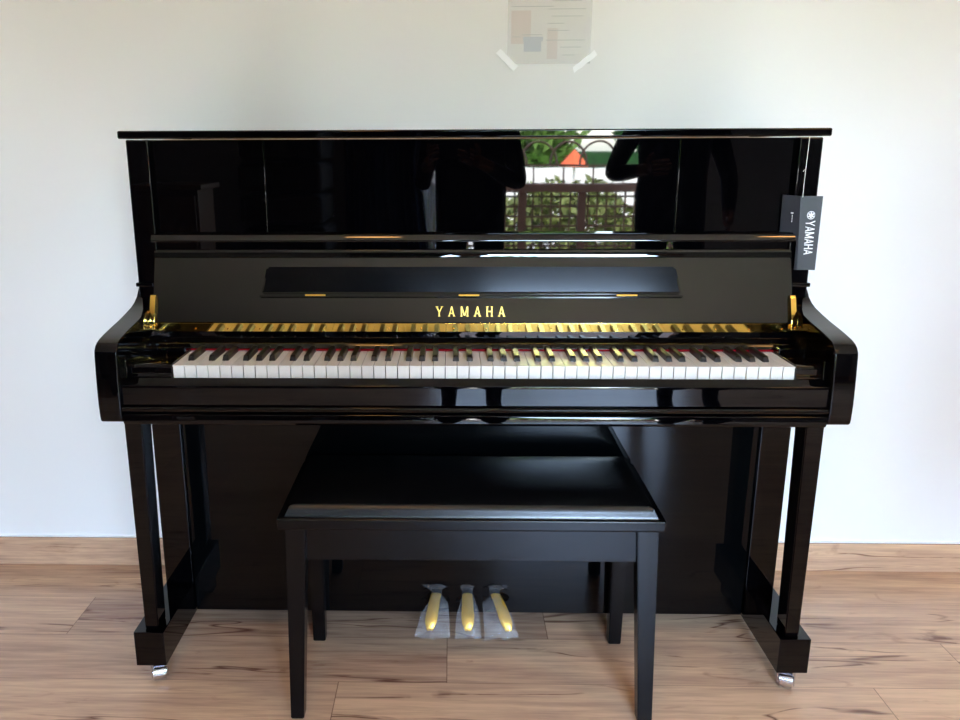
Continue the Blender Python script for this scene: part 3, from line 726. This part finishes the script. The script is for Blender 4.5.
foliage('tree', 'dark green tree mirrored above the railing at the right', 8.2, -24, -.2, 3.0, 6.5, 'leaf_dark', 3600, True, 4, .26)
foliage('tree', 'green tree mirrored above the middle of the railing', 1.2, -24, -.2, 3.0, 6.0, 'leaf', 3600, True, 5, .26)
foliage('tree', 'olive tree mirrored above the left of the railing', -5.8, -24, -.2, 3.0, 5.5, 'leaf_olive', 3600, True, 6, .26)
bm = B(); box(bm, -25, 25, -33, -31, -.6, 1.0); t_ = bm
obj_h = obj('hedge', bm, 'leaf_dark'); tag(obj_h, 'long dark green hedge mirrored far behind the railing', 'hedge')
bm = B(); box(bm, -6, 9, -14.2, -14.0, -.6, .80); struct('trim_4', bm, 'plaster')
hs = thing('parasol', 'small orange parasol mirrored behind the arched grille', 'parasol', (2.10, -13.3, -.6))
t = B(); tube(t, [(2.10, -13.3, .84), (2.10, -13.3, .88), (2.10, -13.3, 1.12)], [.26, .24, .01], 12); obj('canopy', t, 'roof_orange', hs)
t = B(); tube(t, [(2.10, -13.3, -.6), (2.10, -13.3, .9)], .02, 8); obj('pole', t, 'plaster', hs)

# ------------------------------------------------------------------ people (mirrored in the upper panel)
def skin_mesh(name, verts, edges, root=0, sub=2):
    me = bpy.data.meshes.new(name); me.from_pydata([v_[0] for v_ in verts], edges, [])
    o = bpy.data.objects.new(name, me); C.objects.link(o)
    o.modifiers.new('s', 'SKIN'); 
    sv = me.skin_vertices[0].data if me.skin_vertices else None
    if sv is None:
        bpy.context.view_layer.objects.active = o
        bpy.ops.mesh.customdata_skin_add(); sv = me.skin_vertices[0].data
    for i, v_ in enumerate(verts):
        r = v_[1]; sv[i].radius = r if isinstance(r, tuple) else (r, r)
        sv[i].use_root = (i == root)
    sm = o.modifiers.new('u', 'SUBSURF'); sm.levels = sub; sm.render_levels = sub
    dg = bpy.context.evaluated_depsgraph_get(); ev = o.evaluated_get(dg)
    out = bpy.data.meshes.new_from_object(ev)
    bpy.data.objects.remove(o)
    return out
def figure(label, cx, y_, H, elbows, hands, top, bottom, fat=1.0):
    """faces +y. elbows/hands: world points for (left x-, right x+)"""
    k = H/1.62
    z = lambda v_: v_*k
    V = []; E_ = []
    def add(p, r, frm=None):
        V.append((Vector(p), r)); i = len(V)-1
        if frm is not None: E_.append((frm, i))
        return i
    pel = add((cx, y_, z(.90)), (.155*k*fat, .115*k))
    wa = add((cx, y_, z(1.03)), (.135*k*fat, .105*k), pel)
    ch = add((cx, y_, z(1.20)), (.165*k*(fat*.5+.5), .12*k), wa)
    up = add((cx, y_-.01, z(1.31)), (.13*k, .085*k), ch)
    nk = add((cx, y_, z(1.375)), .055*k, up)
    n2 = add((cx, y_+.01, z(1.42)), .05*k, nk)
    h1 = add((cx, y_+.03, z(1.475)), (.065*k, .078*k), n2)
    h2 = add((cx, y_+.02, z(1.545)), (.075*k, .092*k), h1)
    h3 = add((cx, y_+.01, z(1.595)), (.05*k, .06*k), h2)
    wr = []
    for s in (0, 1):
        sg = -1 if s == 0 else 1
        sh_ = add((cx+sg*.165*k, y_-.005, z(1.305)), .058*k, up)
        el = Vector(elbows[s]); ha = Vector(hands[s]); shp = V[sh_][0]
        m1 = add(shp.lerp(el, .5), .052*k, sh_); e1 = add(el, .042*k, m1)
        m2 = add(el.lerp(ha, .4), .041*k, e1); w1 = add(el.lerp(ha, .88), .027*k, m2)
        pl = add(ha, (.036*k, .022*k), w1)
        wr.append((el, ha))
        hp = add((cx+sg*.09*k, y_, z(.84)), .092*k, pel)
        kn = add((cx+sg*.095*k, y_+.02, z(.47)), .06*k, hp)
        cf = add((cx+sg*.10*k, y_-.01, z(.30)), .055*k, kn)
        an = add((cx+sg*.10*k, y_-.02, z(.075)), .036*k, cf)
        ft = add((cx+sg*.105*k, y_+.05, z(.04)), (.04*k, .036*k), an)
        to = add((cx+sg*.115*k, y_+.16, z(.03)), (.042*k, .026*k), ft)
    me = skin_mesh('body', V, E_, 0, 2)
    bm = bmesh.new(); bm.from_mesh(me)
    # fingers
    for s in (0, 1):
        el, ha = wr[s]; d = (ha-el).normalized(); sg = -1 if s == 0 else 1
        side = Vector((0, 0, 1)); side = (side-d*side.dot(d)).normalized(); nrm_ = d.cross(side)*(-sg)
        for f in range(4):
            L_ = (.066, .076, .072, .058)[f]; b0 = ha+side*(.026-.0175*f)+d*.01
            p = [b0, b0+d*L_*.5, b0+d*L_*.85-nrm_*.012*(-1), b0+d*L_+nrm_*.030]
            m_ = skin_mesh('f', [(p[0], .0095), (p[1], .0088), (p[2], .0082), (p[3], .007)], [(0, 1), (1, 2), (2, 3)], 0, 1); bm.from_mesh(m_)
        b0 = ha+side*.022-d*.02; p = [b0, b0+side*.03+d*.015, b0+side*.042+d*.042]
        m_ = skin_mesh('f', [(p[0], .013), (p[1], .0105), (p[2], .009)], [(0, 1), (1, 2)], 0, 1); bm.from_mesh(m_)
    # face: nose, ears, brow, mouth
    hc = Vector((cx, y_+.02, z(1.52)))
    for c, sc_ in (((0, .100*k, -.012*k), (.012, .018, .022)), ((-.078*k, -.005, 0), (.010, .018, .028)), ((.078*k, -.005, 0), (.010, .018, .028)), ((0, .082*k, -.052*k), (.024, .010, .008)), ((-.03*k, .080*k, .008*k), (.014, .010, .009)), ((.03*k, .080*k, .008*k), (.014, .010, .009))):
        t_ = bmesh.new(); bmesh.ops.create_uvsphere(t_, u_segments=12, v_segments=8, radius=1)
        for v_ in t_.verts: v_.co = hc+Vector(c)+Vector((v_.co.x*sc_[0], v_.co.y*sc_[1], v_.co.z*sc_[2]))
        merge(bm, t_)
    me2 = bpy.data.meshes.new('body'); bm.to_mesh(me2); bm.free()
    for m_ in (M['skin'], top, bottom): me2.materials.append(m_)
    for pg in me2.polygons:
        c = pg.center; idx = 0
        onarm = False
        for el, ha in wr:
            ab = ha-el; tt_ = (c-el).dot(ab)/ab.length_squared
            if tt_ > .72 and (c-(el+ab*min(1.5, tt_))).length < .085: onarm = True
        if onarm: idx = 0
        elif c.z > z(1.38): idx = 0
        elif c.z > z(.88): idx = 1
        elif c.z > z(.085): idx = 2
        else: idx = 1
        pg.material_index = idx
    me2.shade_smooth()
    root = thing('person', label, 'person', (cx, y_, 0))
    b_ = bpy.data.objects.new('body', me2); C.objects.link(b_); b_.parent = root; b_.location = (-cx, -y_, 0)
    t = B(); bmesh.ops.create_uvsphere(t, u_segments=24, v_segments=16, radius=1)
    for v_ in t.verts:
        fr = max(0, v_.co.y); q = v_.co.copy()
        v_.co = Vector((cx+q.x*.090*k, y_+.005-.012*k+q.y*.102*k*(1 if q.y < 0 else .88), z(1.548)+q.z*.098*k*(1.05 if q.z > 0 else 1.25)*(1-.75*max(0, q.y) if q.z < 0 else 1)))
    obj('hair', t, 'hair', root)
    return root
pc = (-.0405, -2.118, 1.150)
figure('person in dark clothes mirrored in the piano, holding up a phone with both hands', .05, -2.47, 1.58,
       [(-.175, -2.40, .985), (.275, -2.40, .985)], [(-.135, -2.165, 1.105), (.060, -2.165, 1.105)], M['cloth_black'], M['cloth_black'], 1.35)
figure('person in navy clothes mirrored in the piano, standing beside the photographer with one arm bent', 1.00, -2.52, 1.60,
       [(.690, -2.42, 1.03), (1.26, -2.50, 1.01)], [(.84, -2.28, 1.06), (1.23, -2.38, .80)], M['cloth_navy'], M['cloth_navy'], 1.3)
ph = thing('phone', 'black phone held up by the photographer, mirrored in the piano', 'phone', (pc[0], -2.125, 1.15))
t = B(); box(t, pc[0]-.074, pc[0]+.079, -2.133, -2.1245, 1.108, 1.186, .003); obj('case', t, 'card', ph)
t = B(); box(t, pc[0]-.070, pc[0]+.075, -2.1345, -2.1329, 1.112, 1.182, .0006); obj('screen', t, 'ebony', ph)

# ------------------------------------------------------------------ light
w = bpy.data.worlds.new('sky'); S.world = w; w.use_nodes = True
n = w.node_tree; bg = n.nodes['Background']
sky = n.nodes.new('ShaderNodeTexSky'); sky.sky_type = 'NISHITA'; sky.sun_disc = False; sky.sun_elevation = math.radians(48); sky.sun_rotation = 0
sky.air_density = 1.0; sky.dust_density = 1.5; sky.ozone_density = 1
hs_ = n.nodes.new('ShaderNodeHueSaturation'); hs_.inputs['Saturation'].default_value = .88
n.links.new(sky.outputs[0], hs_.inputs['Color']); n.links.new(hs_.outputs[0], bg.inputs[0]); bg.inputs[1].default_value = 20
sl = bpy.data.lights.new('sun', 'SUN'); sl.energy = 45; sl.angle = .01; sl.color = (1, .95, .86)
so = bpy.data.objects.new('sun', sl); C.objects.link(so); so.rotation_euler = (math.radians(-42), 0, math.radians(8))   # shines from behind the house towards the garden
pl = bpy.data.lights.new('door_portal', 'AREA'); pl.shape = 'RECTANGLE'; pl.size = DX1-DX0; pl.size_y = DZ; pl.cycles.is_portal = True
po = bpy.data.objects.new('door_portal', pl); C.objects.link(po); po.location = ((DX0+DX1)/2, RY-.16, DZ/2); po.rotation_euler = (PI/2, 0, PI)
po.rotation_euler = Vector((0, 1, 0)).to_track_quat('-Z', 'Y').to_euler()

# ------------------------------------------------------------------ camera
f_px, th, ya, ro, cxp = 822.0882, .2523, .0255, .0039, 430.4728
cd = bpy.data.cameras.new('camera'); cam = bpy.data.objects.new('camera', cd); C.objects.link(cam); S.camera = cam
r0 = Vector((math.cos(ya), math.sin(ya), 0)); fw = Vector((-math.sin(ya), math.cos(ya), 0))*math.cos(th)+Vector((0, 0, -1))*math.sin(th)
dn = fw.cross(r0); dn = -dn if dn.z > 0 else dn
r2 = r0*math.cos(ro)+dn*math.sin(ro); d2 = -r0*math.sin(ro)+dn*math.cos(ro)
mt = Matrix.Identity(4)
for i in range(3): mt[i][0] = r2[i]; mt[i][1] = -d2[i]; mt[i][2] = -fw[i]
mt[0][3], mt[1][3], mt[2][3] = -.0405, -2.1092, 1.1518
cam.matrix_world = mt
cd.sensor_fit = 'HORIZONTAL'; cd.sensor_width = 36; cd.lens = f_px/960*36; cd.shift_x = (480-cxp)/960; cd.clip_start = .02; cd.clip_end = 200

S.view_settings.view_transform = 'Standard'; S.view_settings.look = 'None'; S.view_settings.exposure = -.1; S.view_settings.gamma = 1
S.view_settings.use_curve_mapping = False
S.cycles.caustics_reflective = False; S.cycles.caustics_refractive = False; S.cycles.max_bounces = 12; S.cycles.diffuse_bounces = 6; S.cycles.glossy_bounces = 6; S.cycles.transparent_max_bounces = 16
S.cycles.sample_clamp_indirect = 6
